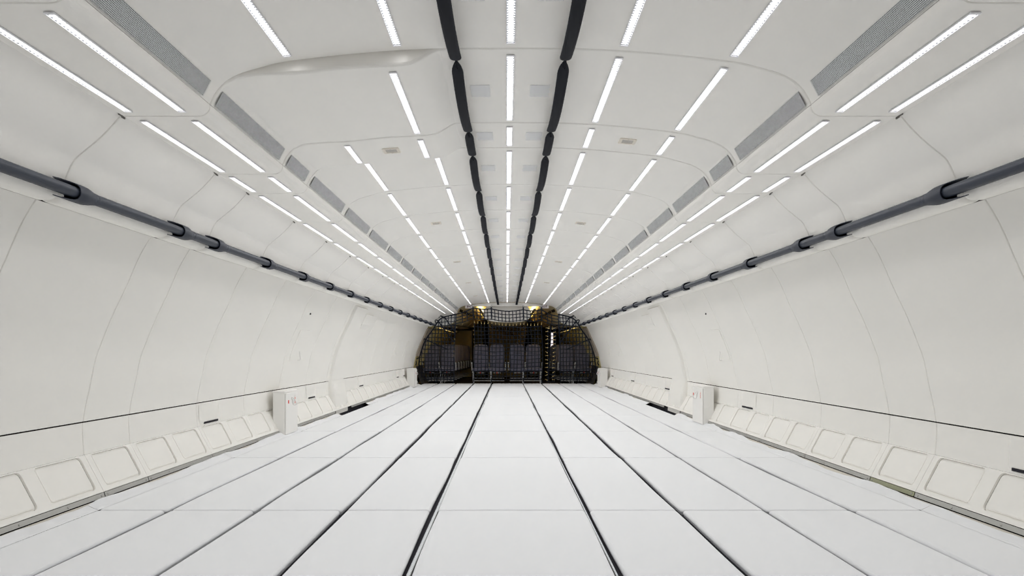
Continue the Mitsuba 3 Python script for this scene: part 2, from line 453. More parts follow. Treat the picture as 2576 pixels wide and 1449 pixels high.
# loose fabric edge between the outer mats and the wall
for s in (-1, 1):
    for (y0, y1) in zip(MZ[:-1], MZ[1:]):
        segs = [(y0, y1)]
        if y0 < 11.25 < y1 or y0 < 12.3 < y1:
            segs = [(y0, min(y1, 10.34))] if y0 < 10.3 else []
            if y1 > 12.5: segs.append((max(y0, 12.35), y1))
        if y1 > 20.4: segs = [(y0, 19.7)]
        for (a, b) in segs:
            if b - a < .1: continue
            n = max(6, int((b - a) / .035)); yy = np.linspace(a + .001, b - .002, n)
            prof = np.linspace(0, 1, 9)
            q = np.stack([yy * 2.1, 0 * yy + s * 7, 0 * yy], 1)
            wob = meshkit.fbm(q, 3, 5) - .5
            fold = meshkit.fbm(np.stack([yy * 6.5, 0 * yy + s * 3, 0 * yy + 9], 1), 2, 8) - .5
            rings = []
            for i_, y in enumerate(yy):
                x = 2.380 + prof * (.078 + .030 * wob[i_])
                z = .001 + .036 * prof ** 1.6 * (1 + 1.2 * wob[i_]) + .022 * fold[i_] * np.sin(np.pi * prof) - .018 * np.clip(prof - .86, 0, 1) / .14 * .5
                rings.append(np.stack([x, y + .03 * fold[i_] * prof, z], 1))
            add(num('floor__mat_skirt'), side(loft(rings, False), s), 'white_mat', True)

for s in (-1, 1):
    for a, b in ((S[0], 10.34), (12.4, 19.75)):
        P = np.array([(2.424, -.922), (2.448, -.905), (2.466, -.8945), (2.475, -.8945)])
        add(num('floor__edge_strip'), side(loft([np.stack([P[:, 0], np.full(4, y), P[:, 1] + H], 1) for y in (a, b)], False), s), 'edge_fabric', 40)

# ------------------------------------------------------------------ ceiling inserts
for i, (a, b) in enumerate(BAYS):
    if i < FIRST: continue
    ym = .5 * (a + b)
    for s in (-1, 1):
        x0, x1 = s * .106, s * .210
        z = crown_y(.16) + H + float(warp_z(ym, 1.4))
        add(num('ceiling__grey_insert'), box(x0, x1, ym - .085, ym + .085, z - .003, z + .004, .0012), 'grey_insert', False)

# ------------------------------------------------------------------ LED strip lights
def lamp_meshes(L, w):
    fr = sg.box(-w / 2, 0, w / 2, L).difference(sg.box(-w / 2 + .0025, .010, w / 2 - .0025, L - .010))
    housing = plate(fr, .005, np.array([0, 0, -.002]), np.array([1.0, 0, 0]), np.array([0, 1.0, 0]), np.array([0, 0, 1.0]))
    iw = w - .0075
    tray = box(-w / 2 + .003, w / 2 - .003, .006, L - .006, .0022, .0032)
    n = int((L - .03) / .021)                      # a row of lens teeth
    y = np.linspace(.016, L - .013, n + 1)
    V, F = [], []
    for k in range(n):
        ya, yb = y[k], y[k + 1]
        d = yb - ya
        q = [(-iw / 2, ya + .30 * d), (-iw * .30, ya), (iw * .30, ya), (iw / 2, ya + .30 * d), (iw / 2, yb - .28 * d), (iw * .20, yb - .10 * d), (-iw * .20, yb - .10 * d), (-iw / 2, yb - .28 * d)]
        o = len(V)
        V += [(x, yy, .0012) for x, yy in q]
        F += [(o, o + j + 1, o + j) for j in range(1, 7)]
    return housing, tray, mesh(V, F)


LAMPS = {}
EMIT = {'type': 'area', 'radiance': {'type': 'rgb', 'value': list(LAMP)}}
ROWS = [('centre ceiling row', 0.0, .040), ('row next left of the centre row', -.513, .037), ('row next right of the centre row', .513, .037),
        ('second row left of the centre row', -1.010, .036), ('second row right of the centre row', 1.010, .036),
        ('inner row of the left side panel', -1.481, .034), ('inner row of the right side panel', 1.481, .034),
        ('outer row of the left side panel', -1.722, .034), ('outer row of the right side panel', 1.722, .034)]
for name, X, w in ROWS:
    seen = 0
    side_panel = abs(X) > 1.3
    for i, (a, b) in enumerate(BAYS):
        if i < 1: continue
        x = X
        if X == -.513 and i in (FIRST + 1, FIRST + 2): x = -.555
        if X == -1.010 and i == FIRST + 1: continue
        y0, y1 = (a + .050, b - .075) if side_panel else (a + .066, b - .062)
        L = round(y1 - y0, 4)
        prof = crown_profile(i in (FIRST + 1, FIRST + 2))
        if side_panel:
            Yh, tilt = 1.085, 0.0
        else:
            Yh = float(np.interp(x, prof[:, 0], prof[:, 1]))
            tilt = math.degrees(math.atan((np.interp(x + .01, prof[:, 0], prof[:, 1]) - np.interp(x - .01, prof[:, 0], prof[:, 1])) / .02))
        key = (L, w)
        if key not in LAMPS:
            hm, tm, em = lamp_meshes(L, w)
            LAMPS[key] = (mikit.ply(hm, 'lamp_frame'), mikit.ply(tm, 'lamp_tray'), {**mikit.ply(em, 'lamp_frame'), 'emitter': EMIT})
        rise = float(warp_z(.5 * (a + b), Yh))
        M = T().translate([x, y0, Yh + H - .0045 + rise]).rotate([0, 1, 0], -tilt).rotate([1, 0, 0], -math.degrees(.0018))
        if i >= FIRST:
            lab = f'{ORD[seen]} LED strip from the camera in the {name}'
            seen += 1
        else:
            lab = f'LED strip above the camera, {ORD[FIRST - 1 - i]} of the {name}'
        t = thing(num('ceiling_light'), lab, 'ceiling light', f'LED strips, {name}')
        for part, d in zip(('frame', 'reflector', 'diffuser'), LAMPS[key]):
            scene[f'{t}__{part}'] = {**d, 'to_world': M}

# ------------------------------------------------------------------ perforated air grilles along the crown edge
for s in (-1, 1):
    nm = 'left' if s < 0 else 'right'
    seen = 0
    for i, (a, b) in enumerate(BAYS):
        if i < FIRST: continue
        y0, y1 = a + .035, b - .105
        P = np.stack([np.linspace(1.3425, 1.3775, 5), np.linspace(1.2125, 1.1445, 5)], 1)
        n = normals(P)
        rings, uvs = [], []
        acc = np.r_[0, np.cumsum(np.linalg.norm(np.diff(P, axis=0), axis=1))]
        for y in (y0, y1):
            rings.append(np.stack([P[:, 0], np.full(len(P), y), P[:, 1] + H + warp_z(y, P[:, 1])], 1)); uvs += [(y, v) for v in acc]
        m = loft(rings, False)
        t = thing(num('air_grille'), f'perforated grey air grille, {ORD[seen]} from the camera along the {nm} ceiling edge', 'vent', f'perforated air grilles along the {nm} ceiling edge')
        seen += 1
        v = np.array(m.vertices)
        if s < 0: v[:, 0] *= -1
        scene[f'{t}__perforated_plate'] = mikit.ply(mesh(v, m.faces), 'grille', smooth=True, uv=np.array(uvs))
        add(f'{t}__edge_trim', side(shell(P - n * .0025, y1, y1 + .008, 0, .002, .007), s), 'grille_frame', 30)

# ------------------------------------------------------------------ small square ceiling vents
seen = {-1: 0, 1: 0}
for i in (FIRST + 2, FIRST + 5, FIRST + 8, FIRST + 11, FIRST + 14):
    a, b = BAYS[i]; ym = .5 * (a + b)
    for s in (-1, 1):
        nm = 'left' if s < 0 else 'right'
        prof = crown_profile(i == FIRST + 2)
        x = s * .766; Yh = float(np.interp(x, prof[:, 0], prof[:, 1])); sl = (np.interp(x + .02, prof[:, 0], prof[:, 1]) - np.interp(x - .02, prof[:, 0], prof[:, 1])) / .04
        z = Yh + H + float(warp_z(ym, 1.3))
        eu, en = np.array([1, 0, sl]) / math.hypot(1, sl), np.array([-sl, 0, 1]) / math.hypot(1, sl)
        ey = np.array([0, 1.0, 0]); o = np.array([x, ym, z])
        t = thing(num('ceiling_vent'), f'small square ceiling vent, {ORD[seen[s]]} from the camera on the {nm} side', 'vent', 'small square ceiling vents')
        seen[s] += 1
        ring = rrect(-.054, -.054, .054, .054, .006).difference(rrect(-.036, -.036, .036, .036, .004))
        add(f'{t}__frame', plate(ring, .006, o - en * .006, eu, ey, en), 'vent_cream', False)
        slats = [plate(sg.box(-.035, -.034 + k * .0115, .035, -.034 + k * .0115 + .0085), .003, o - en * .004, eu, ey, en) for k in range(6)]
        add(f'{t}__louvre', cat(plate(sg.box(-.036, -.036, .036, .036), .001, o - en * .0025, eu, ey, en), *slats), 'vent_grey', False)
        add(f'{t}__screw', cat(*[box(x - .003, x + .003, ym + q - .003, ym + q + .003, z + sl * 0 - .0075, z - .004) for q in (-.045, .045)]), 'vent_grey', False)

# ------------------------------------------------------------------ ceiling grab straps: sleeves tied at every frame
LOOP = None
for s in (-1, 1):
    nm = 'left' if s < 0 else 'right'
    t = thing(num('grab_strap'), f'long black padded grab strap tied along the ceiling, {nm} of the centre lights', 'strap', 'black ceiling grab straps')
    tie_x = s * .252
    ties = [(tie_x, y + .012, 1.351) for y in S[1:-1]] + [(tie_x, END - .06, 1.33)]
    for (xa, ya, za), (xb, yb, zb) in zip(ties[:-1], ties[1:]):
        L = yb - ya; n = 26
        u = np.r_[0, np.linspace(.012, .10, 6) / L, np.linspace(.14 / L, 1 - .10 / L, n - 12), 1 - np.linspace(.075, .010, 6) / L, 1]
        rings = []
        for k in u:
            d0, d1 = k * L, (1 - k) * L
            f0 = math.sin(min(d0 / .105, 1) * math.pi / 2) ** .85; f1 = (1 - max(0, 1 - d1 / .060) ** 2.2) ** .5
            hw, ht = max(.0275 * f0 * f1, .004), max(.0085 * min(f0 * 1.3, 1) * min(f1 * 1.2, 1), .004)
            sag = (.050 if L > .8 else .014) * 4 * k * (1 - k)
            c = np.array([xa, ya + k * L, H + za - sag + float(warp_z(ya + k * L, 1.35))])
            th = np.linspace(0, 2 * np.pi, 14, endpoint=False)
            ct, st_ = np.cos(th), np.sin(th)
            rings.append(np.stack([c[0] + hw * np.sign(ct) * abs(ct) ** .7, np.full(14, c[1]), c[2] + ht * np.sign(st_) * abs(st_) ** .8], 1))
        add(num(f'{t}__sleeve'), loft(rings, True, True, True), 'strap_black', 40)
        lp = [(xa, ya - .02, H + za + .006), (xa + .006, ya + .01, H + za - .008), (xa + .009, ya + .045, H + za - .015), (xa + .002, ya + .06, H + za - .019), (xa - .006, ya + .042, H + za - .015), (xa - .003, ya + .012, H + za - .008)]
        lp = [(x, y, z + float(warp_z(y, 1.35))) for x, y, z in lp]
        add(num(f'{t}__tie_cord'), tube(lp, .0028, 6), 'strap_black', True)
        add(num(f'{t}__tie_hanger'), tube([(xa, ya - .006, H + za), (xa, ya - .010, H + za + .046)], .004, 6), 'strap_black', True)

# ------------------------------------------------------------------ handrails
RX, RY, RR = 2.018, .736, .0262
for s in (-1, 1):
    nm = 'left' if s < 0 else 'right'
    t = thing(num('handrail'), f'dark grey handrail tube held by flared brackets along the {nm} wall', 'handrail', 'dark grey handrails')
    pts = [S[0] + .05] + S[1:-1] + [END - .09]
    for a, b in zip(pts[:-1], pts[1:]):
        add(num(f'{t}__tube'), side(tube([(RX, a + (.02 if a > 0 else 0), H + RY), (RX, b + .035, H + RY)], RR, 20), s), 'rail_grey', 40)
    for y in S[1:-1]:
        th = np.linspace(0, 2 * np.pi, 28, endpoint=False)
        rings = []
        wallward = np.exp(-((np.abs((th + np.pi) % (2 * np.pi) - np.pi) - math.radians(76)) / math.radians(24)) ** 2)           # the mouth runs further forward on its wall side
        for k, (dy, r) in enumerate([(.0, .0415), (.045, .0425), (.085, .0410), (.115, .0365), (.145, .0305), (.170, .0266)]):
            yy = y + dy - (.130 * wallward if k == 0 else 0)
            cx = RX + (.006 if r > .03 else 0)
            rings.append(np.stack([cx + r * np.cos(th), np.broadcast_to(yy, th.shape), H + RY + r * 1.04 * np.sin(th)], 1))
        inner = []
        for k, (dy, r) in enumerate([(.0, .0380), (.045, .0375), (.09, .029)]):
            yy = y + dy - (.130 * wallward if k == 0 else 0)
            inner.append(np.stack([RX + .006 + r * np.cos(th), np.broadcast_to(yy, th.shape), H + RY + r * 1.04 * np.sin(th)], 1))
        br = cat(loft(rings, True), loft([inner[0], rings[0]], True), loft(inner[::-1], True))
        add(num(f'{t}__bracket'), side(br, s), 'bracket_grey', 40)

# ------------------------------------------------------------------ white equipment boxes on the floor by the walls
def equipment_box(x0, x1, y0, y1, s, label, far=False):
    t = thing(num('equipment_box'), label, 'box', 'white upright boxes by the walls')
    add(f'{t}__body', side(box(x0 + .014, x1, y0, y1, .006, .482, .010), s), 'white_box', 30)
    add(f'{t}__lid', side(box(x0 + .010, x1 + .004, y0 - .004, y1 + .004, .470, .490, .009), s), 'white_box', 30)
    add(f'{t}__door', side(box(x0, x0 + .013, y0 + .006, y1 - .006, .016, .462, .005), s), 'white_box', 30)
    add(f'{t}__foot', side(cat(*[box(x0 + .03, x1 - .02, y - .02, y + .02, -.002, .008) for y in (y0 + .06, y1 - .06)]), s), 'dark_liner', False)
    st = box(x0 - .0022, x0 - .0006, y1 - .14 if s < 0 else y0 + .06, y1 - .09 if s < 0 else y0 + .11, .33, .43)
    add(f'{t}__door__sticker', side(st, s), 'sticker', False)
    yb = y1 - .115 if s < 0 else y0 + .085
    add(f'{t}__door__sticker_print', side(cat(*[box(x0 - .0034, x0 - .0021, yb - .006, yb + .006, z, z + .018) for z in (.338, .362, .386)]), s), 'red', False)
    yc = y0 + .09 if s < 0 else y1 - .06
    add(f'{t}__door__red_tab', side(box(x0 - .003, x0 - .0002, yc - .012, yc + .012, .35, .385), s), 'red', False)
    ym = .5 * (y0 + y1)
    loop = [(x0 - .004, ym - .03, .41), (x0 - .022, ym - .015, .40), (x0 - .036, ym + .02, .365), (x0 - .032, ym + .05, .325), (x0 - .014, ym + .045, .32), (x0 - .008, ym, .37), (x0 - .003, ym - .025, .395)]
    add(f'{t}__door__carry_loop', side(tube(spline3(loop, 26), .0055, 6), s), 'cord_white', True)


def spline3(pts, n):
    from scipy.interpolate import CubicSpline
    P = np.asarray(pts, float); s = np.r_[0, np.cumsum(np.linalg.norm(np.diff(P, axis=0), axis=1))]
    return CubicSpline(s, P)(np.linspace(0, s[-1], n))


equipment_box(2.405, 2.550, 7.71, 8.15, -1, 'white upright box with carry loop by the left wall, nearer one')
equipment_box(2.405, 2.550, 8.82, 9.30, 1, 'white upright box with carry loop by the right wall, nearer one')
equipment_box(2.335, 2.545, 18.03, 18.45, -1, 'small far white box by the left wall in front of the net')
equipment_box(2.330, 2.540, 18.03, 18.45, 1, 'small far white box by the right wall in front of the net')

# ------------------------------------------------------------------ rear cabin: shell, bins, partitions
YA, YB = END + .02, 28.0


def taper(P, y):                                  # the tail narrows
    k = 1 - .016 * max(0, y - 20.4)
    return np.stack([P[:, 0] * k, P[:, 1]], 1)


def sweep(P, ys, d=0.0):
    rings = []
    for y in ys:
        Q = taper(np.asarray(P, float), y)
        rings.append(np.stack([Q[:, 0], np.full(len(Q), y), Q[:, 1] + H + d], 1))
    return loft(rings, False)


AFT_WALL = np.vstack([[(2.02, .72)], WALL[1:] - normals(WALL)[1:] * .0, [(2.625, -.60), (2.63, -.87), (2.63, -.985)]])
for s in (-1, 1):
    nm = 'left' if s < 0 else 'right'
    add(f'wall_{nm}__rear_lining', side(sweep(AFT_WALL + [.02, 0], [END, 21.0, 24.0, YB]), s), 'aft_wall', 40)
    P = AFT_WALL[2:26] - [.03, 0]
    for k in range(3):                            # grey-beige frames at the edge of the white lining
        add(num(f'wall_{nm}__rear_frame'), side(shell(P - [.035 * k, 0], END + .03 + .26 * k, END + .26 + .26 * k, .004, .02, .08, ROUND), s), 'aft_frame', 40)
    add(f'wall_{nm}__rear_dado', side(sweep(np.array([(2.59, -.42), (2.57, -.62), (2.42, -.95)]) - [.05, 0], [END + .02, 20.8, 21.2]), s), 'seat_dark', False)
    for k in range(9):                            # pleated side panels round the rear windows
        y0 = 20.75 + k * .55
        Q = np.array([(wall_x(Y) - .05, Y) for Y in np.linspace(.62, -.05, 8)])
        add(num(f'wall_{nm}__rear_window_panel'), side(loft([np.stack([taper(Q + [o, 0], y)[:, 0], np.full(8, y), Q[:, 1] + H], 1) for y, o in
            ((y0, .06), (y0 + .07, .0), (y0 + .25, -.01), (y0 + .43, .0), (y0 + .5, .06))], False), s), 'aft_wall', 40)
def rear_k(y): return 1 - .045 * (y - 20.0)


add('ceiling__rear_panel', loft([np.stack([CROWN[:, 0] * rear_k(y), np.full(len(CROWN), y), CROWN[:, 1] + H - .03], 1) for y in (END + .02, 22, 24, 26, YB)], False), 'aft_bin', True)
for s in (-1, 1):
    add(num('ceiling__rear_return'), side(shell(np.vstack([SOFFIT, COVE]), END + .004, 19.968, 0, .004), s), 'white_panel', 30)
add('ceiling__end_header', plate(sg.Polygon([(x, crown_y(x) - .03 - .004) for x in np.linspace(-1.12, 1.12, 30)] + [(1.12, 1.262), (-1.12, 1.262)]).buffer(0), .03,
    np.array([0, END + .07, H - .003]), np.array([1.0, 0, 0]), np.array([0, 0, 1.0]), np.array([0, -1.0, 0])), 'white_panel', False)
add('floor__rear_carpet', box(-2.6, 2.6, 20.42, 36, -.10, -.06), 'carpet', False)

# overhead bins
for s in (-1, 1):
    nm = 'left' if s < 0 else 'right'
    t = thing(num('side_overhead_bin'), f'{nm} side overhead bin of the rear cabin with white end cap', 'overhead bin')
    prof = spline([(1.405, 1.13), (1.42, 1.02), (1.455, .90), (1.51, .83), (1.60, .775), (1.75, .735), (2.03, .712)], 22)
    add(f'{t}__body', side(loft([np.stack([(prof[:, 0] - (.03 + .035 * np.clip((prof[:, 1] - .75) / .4, 0, 1)) * (y - 20.2)), np.full(22, y), H + prof[:, 1] + .018 * (y - 20.2)], 1) for y in (19.992, 22.5, 25, 27.2)], False), s), 'aft_bin', 40)
    seams = []
    for y in (20.9, 21.9, 22.9, 23.9, 24.9):
        c = prof[2:18]
        seams.append(tube([(x - (.03 + .035 * np.clip((z - .75) / .4, 0, 1)) * (y - 20.2) - .003, y, H + z + .018 * (y - 20.2) - .003) for x, z in c], .006, 5))
    add(f'{t}__door_joint', side(cat(*seams), s), 'aft_trim', True)
    edge = [(1.60 - .035 * (y - 20.2), y, H + .768 + .018 * (y - 20.2)) for y in np.linspace(20.6, 27, 8)]
    add(f'{t}__latch_rail', side(tube(edge, .022, 6), s), 'seat_dark', True)
    r_ = 19.97 / 20.37
    cap = sg.Polygon([(EYE[0] + (x - EYE[0]) * r_, z * r_) for x, z in list(map(tuple, spline([(1.47, 1.10), (1.445, 1.0), (1.475, .90), (1.53, .835), (1.62, .785), (1.75, .745), (2.02, .722)], 22))) + [(2.12, .74), (2.10, .90), (2.0, 1.02), (1.90, 1.16), (1.44, 1.18)]])
    add(f'{t}__end_cap', side(plate(cap, .02, np.array([0, 19.99, H]), np.array([1.0, 0, 0]), np.array([0, 0, 1.0]), np.array([0, -1.0, 0])), s), 'white_panel', False)
    # unlit grilles of the rear ceiling edge
    for k in range(5):
        y = 20.45 + .85 * k
        c = np.array([1.352 * rear_k(y) - .006, y, H + 1.19 - .03])
        ey = np.array([-.045 * 1.36, 1, 0]); ey /= np.linalg.norm(ey)
        ev = np.array([.5, 0, -.866]); en = np.cross(ey, ev)
        add(num('ceiling__rear_grille'), side(plate(rrect(-.30, -.036, .30, .036, .004), .008, c, ey, ev, en), s), 'curtain', False)
t = thing('centre_overhead_bin', 'white rounded end of the centre overhead bins behind the net', 'overhead bin')
r_ = 20.02 / 20.72
cap = sg.Polygon([(EYE[0] + (x - EYE[0]) * r_, z * r_) for x, z in map(tuple, spline([(-.58, 1.31), (-.66, 1.20), (-.69, 1.08), (-.66, .975), (-.56, .91), (-.40, .868), (-.2, .85), (0, .846), (.2, .85), (.40, .868), (.56, .91), (.66, .975), (.69, 1.08), (.66, 1.20), (.58, 1.31)], 50))])
add(f'{t}__end_cap', plate(cap, .04, np.array([.0, 20.06, H]), np.array([1.0, 0, 0]), np.array([0, 0, 1.0]), np.array([0, -1.0, 0])), 'white_panel', False)
add(f'{t}__body', plate(cap.buffer(-.012), 6.8, np.array([.0, 26.87, H]), np.array([1.0, 0, 0]), np.array([0, 0, 1.0]), np.array([0, -1.0, 0])), 'aft_bin', 40)
add(f'{t}__label_plate', box(-.02, .067, 20.012, 20.019, H + 1.092, H + 1.126), 'sign_white', False)

# partitions at the back
t = thing('left_partition', 'olive beige partition wall behind the left seat rows', 'partition')
add(f'{t}__panel', box(-2.45, -1.375, 27.3, 27.42, -.06, 1.72, .008), 'aft_wall', False)
add(f'{t}__edge_strip', box(-1.372, -1.338, 27.28, 27.44, -.06, 1.74, .004), 'aft_trim', False)
t = thing('centre_partition', 'brown centre partition with pale vertical edge strips behind the seats', 'partition')
add(f'{t}__panel', box(-.70, .72, 27.3, 27.42, -.06, 1.78, .006), 'aft_brown', False)
add(f'{t}__edge_strip', box(-.735, -.705, 27.27, 27.44, -.06, 2.1, .004), 'aft_trim', False)
add(f'{t}__edge_strip_001', box(.725, .750, 27.27, 27.44, -.06, 2.1, .004), 'aft_trim', False)
add(f'{t}__upper_panel', box(-.70, .72, 27.3, 27.4, 1.79, 2.3, .006), 'aft_bin', False)
for s, nm in ((-1, 'left'), (1, 'right')):
    t = thing(f'{nm}_galley_wall', f'dark galley wall panel {nm} of the centre partition', 'partition')
    x0, x1 = (-1.25, -.86) if s < 0 else (.86, 1.36)
    add(f'{t}__panel', box(x0, x1, 28.0, 28.1, -.06, 2.2, .006), 'aft_dark', False)
    add(f'{t}__edge_strip', box((x0 + x1) / 2 + .12, (x0 + x1) / 2 + .14, 27.97, 28.0, -.06, 2.2), 'aft_brown', False)
    cx = -.80 if s < 0 else .80
    c = thing(num('tied_curtain'), f'black tied-back curtain hanging {nm} of the centre partition', 'curtain')
    zz = np.linspace(.85, 1.62, 9)
    wid = .03 + .075 * np.sin(np.linspace(.25, 2.6, 9))[::-1] ** 1
    th = np.linspace(0, 2 * np.pi, 16, endpoint=False)
    add(f'{c}__cloth', loft([np.stack([cx + w * np.cos(th) * (1 + .12 * np.cos(6 * th)), 27.2 + .05 * np.sin(th) * (1 + .12 * np.cos(6 * th)), np.full(16, z)], 1) for z, w in zip(zz, wid)], True, True, True), 'curtain', 40)
    add(f'{c}__tie_band', tube([(cx, 27.2, .86), (cx, 27.2, .90)], .06, 10), 'aft_brown', True)
t = thing('right_partition', 'beige partition wall behind the right seat rows', 'partition')
add(f'{t}__panel', box(2.02, 2.45, 27.3, 27.42, -.06, 1.72, .008), 'aft_wall', False)
add('wall_back', box(-2.5, 2.5, 30.602, 30.7, -.1, 2.6), 'aft_dark', False, 'dark rear wall at the far end of the cabin', 'structure')
# the bright slit of a lit galley doorway in the right aisle, and two small lit signs
t = thing('doorway_light', 'bright narrow lit doorway strip seen through the right aisle of the net', 'light')
c0, c1 = at(1385.2, 837, 30.5), at(1391.2, 893, 30.5)
add(f'{t}__frame', box(c0[0] - .03, c1[0] + .03, 30.53, 30.60, c1[2] - .03, c0[2] + .03), 'aft_trim', False)
scene[f'{t}__panel'] = {**mikit.ply(box(c0[0], c1[0], 30.51, 30.53, c1[2], c0[2]), 'sign_white'), 'emitter': {'type': 'area', 'radiance': {'type': 'rgb', 'value': [1.1, .95, .95]}}}
for (px, py, yy, lab) in ((1276.6, 823.5, 26.5, 'small white lit sign below the centre overhead bin'), (1386, 825.5, 30.5, 'small white lit sign above the bright doorway strip')):
    t = thing(num('lit_sign'), lab, 'sign')
    c = at(px, py, yy); w = .055 if yy < 30 else .075
    add(f'{t}__housing', box(c[0] - w - .015, c[0] + w + .015, yy, yy + (.05 if yy < 30 else .103), c[2] - .03, c[2] + .03, .006), 'aft_dark', False)
    scene[f'{t}__face'] = {**mikit.ply(box(c[0] - w, c[0] + w, yy - .006, yy - .001, c[2] - .016, c[2] + .018), 'sign_white'), 'emitter': {'type': 'area', 'radiance': {'type': 'rgb', 'value': [1.0, 1.0, 1.15]}}}
# warm cove strips on top of the bins
for s, nm in ((-1, 'left'), (1, 'right')):
    t = thing(num('cove_light'), f'warm yellow cove light strip under the rear ceiling, {nm} side', 'light', 'warm cove lights of the rear cabin')
    x = s * .80
    add(f'{t}__channel', box(x - .035, x + .035, 20.6, 26.6, H + 1.22, H + 1.232), 'aft_trim', False)
    v = [(x - .03, 20.62, H + 1.234), (x + .03, 20.62, H + 1.234), (x + .03, 26.58, H + 1.234), (x - .03, 26.58, H + 1.234)]
    scene[f'{t}__strip'] = {**mikit.ply(mesh(v, [(0, 1, 2), (0, 2, 3)]), 'aft_trim'), 'emitter': {'type': 'area', 'radiance': {'type': 'rgb', 'value': list(WARM)}}}

# soft strips that light the rear side walls from under the bins
for s, nm in ((-1, 'left'), (1, 'right')):
    t = thing(num('side_wall_light'), f'warm light strip under the {nm} overhead bin of the rear cabin', 'light', 'warm side wall lights of the rear cabin')
    add(f'{t}__channel', side(box(1.93, 2.05, 20.65, 26.6, H + .690, H + .708), s), 'aft_trim', False)
    v = [(s * 1.935, 20.67, H + .6895), (s * 2.045, 20.67, H + .6895), (s * 2.045, 26.58, H + .6895), (s * 1.935, 26.58, H + .6895)]
    scene[f'{t}__strip'] = {**mikit.ply(mesh(v, [(0, 2, 1), (0, 3, 2)] if s > 0 else [(0, 1, 2), (0, 2, 3)]), 'aft_trim'), 'emitter': {'type': 'area', 'radiance': {'type': 'rgb', 'value': [.6, .42, .13]}}}

# EXIT signs
for s, px, lab in ((-1, 1181.4, 'left of the two EXIT signs hanging at the rear ceiling'), (1, 1369.8, 'right of the two EXIT signs hanging at the rear ceiling')):
    t = thing(num('exit_sign'), lab, 'sign', 'EXIT signs')
    c = at(px, 771.6, 19.86)
    add(f'{t}__board', box(c[0] - .122, c[0] + .122, 19.850, 19.868, c[2] - .048, c[2] + .048, .006), 'sign_white', False)
    m = meshkit.text_mesh('EXIT', .052, .003, True)
    b = m.bounds
    M = np.eye(4); M[:3, 0], M[:3, 1], M[:3, 2] = (1, 0, 0), (0, 0, 1), (0, -1, 0)
    m.apply_translation((-(b[0, 0] + b[1, 0]) / 2, -(b[0, 1] + b[1, 1]) / 2, 0)); m.apply_transform(M)
    m.apply_translation((c[0] + (.012 if s < 0 else -.012), 19.8495, c[2]))
    add(f'{t}__lettering', m, 'sign_ink', False)
    add(f'{t}__bracket', box(c[0] - .03, c[0] + .03, 19.85, 19.858, c[2] + .045, c[2] + .13), 'alloy', False)

# ------------------------------------------------------------------ seats
def cushion(x0, x1, y0, y1, z0, z1, r):
    return box(x0, x1, y0, y1, z0, z1, r)


def back_mesh(x):
    rings = []
    for z, w, d, yo in ((.44, .205, .05, .0), (.50, .218, .058, .01), (.70, .226, .060, .035), (.95, .226, .058, .075), (1.08, .222, .054, .10), (1.15, .205, .048, .115), (1.185, .175, .036, .122), (1.196, .120, .018, .124)):
        th = np.linspace(0, 2 * np.pi, 24, endpoint=False); c, s_ = np.cos(th), np.sin(th)
        rings.append(np.stack([x + w * np.sign(c) * abs(c) ** .35, .19 + yo + d * np.sign(s_) * abs(s_) ** .5, np.full(24, z)], 1))
    return loft(rings, True, True, True)


def seat_parts():
    P = []
    for x in (-.25, .25):
        P.append(('seat_cushion', box(x - .238, x + .238, -.30, .20, .385, .482, .032), 'seat_fabric', 30))
        P.append(('backrest', back_mesh(x), 'seat_fabric', 50))
        P.append(('headrest_seam', tube([(x - .12, .198, .93), (x, .196, .922), (x + .12, .198, .93)], .005, 5), 'seat_dark', True))
        P.append(('life_vest_pouch', box(x - .11, x + .12, -.20, .10, .315, .380, .02), 'vent_grey', 30))
        P.append(('red_tag', box(x - .013, x + .013, -.225, -.205, .315, .372), 'red', False))
        P.append(('belt_buckle', box(x - .18, x - .12, -.02, .02, .482, .494, .004), 'steel_light', False))
    for x in (-.51, 0, .51):
        P.append(('armrest', box(x - .026, x + .026, -.12, .24, .63, .665, .012), 'seat_dark', 30))
        P.append(('armrest_face', box(x - .022, x + .022, -.135, -.12, .605, .655, .006), 'steel_light', False))
        P.append(('armrest_post', box(x - .014, x + .014, -.06, .06, .40, .63, .006), 'steel_light', False))
    for x in (-.46, .07):
        P.append(('leg', cat(box(x - .017, x + .017, -.262, -.236, 0, .36, .004), box(x - .034, x + .034, -.266, -.232, .34, .385, .01)), 'steel_light', False))
        P.append(('rear_leg', box(x - .015, x + .015, .22, .25, 0, .38, .004), 'steel_light', False))
    P.append(('foot_bar', box(-.46, .47, -.258, -.232, .088, .112, .005), 'steel_light', False))
    P.append(('seat_beam', box(-.50, .50, -.20, -.15, .345, .385, .008), 'seat_dark', False))
    P.append(('seat_beam', box(-.50, .50, .08, .13, .345, .385, .008), 'seat_dark', False))
    P.append(('baggage_bar', tube([(-.46, -.10, .17), (.47, -.10, .17)], .010, 6), 'steel_light', True))
    return P


SEATS = {}
for flip in (1, -1):
    SEATS[flip] = []
    for nm, m, mat, sm in seat_parts():
        SEATS[flip].append((nm, mikit.ply(side(m, flip), mat, smooth=sm)))


def seat_pair(x, y, flip, label, group=None):
    t = thing(num('seat_pair'), label, 'seat', group)
    cnt = {}
    for nm, d in SEATS[flip]:
        k = cnt.get(nm, 0); cnt[nm] = k + 1
        n_ = f'_{k:03d}' if k else ''
        owner = {'headrest_seam': 'backrest', 'belt_buckle': 'seat_cushion', 'red_tag': 'life_vest_pouch', 'armrest_face': 'armrest', 'armrest_post': 'armrest'}.get(nm)
        key = f'{t}__{owner}{n_}__{nm}' if owner else f'{t}__{nm}{n_}'
        scene[key] = {**d, 'to_world': T().translate([x, y, -.06])}


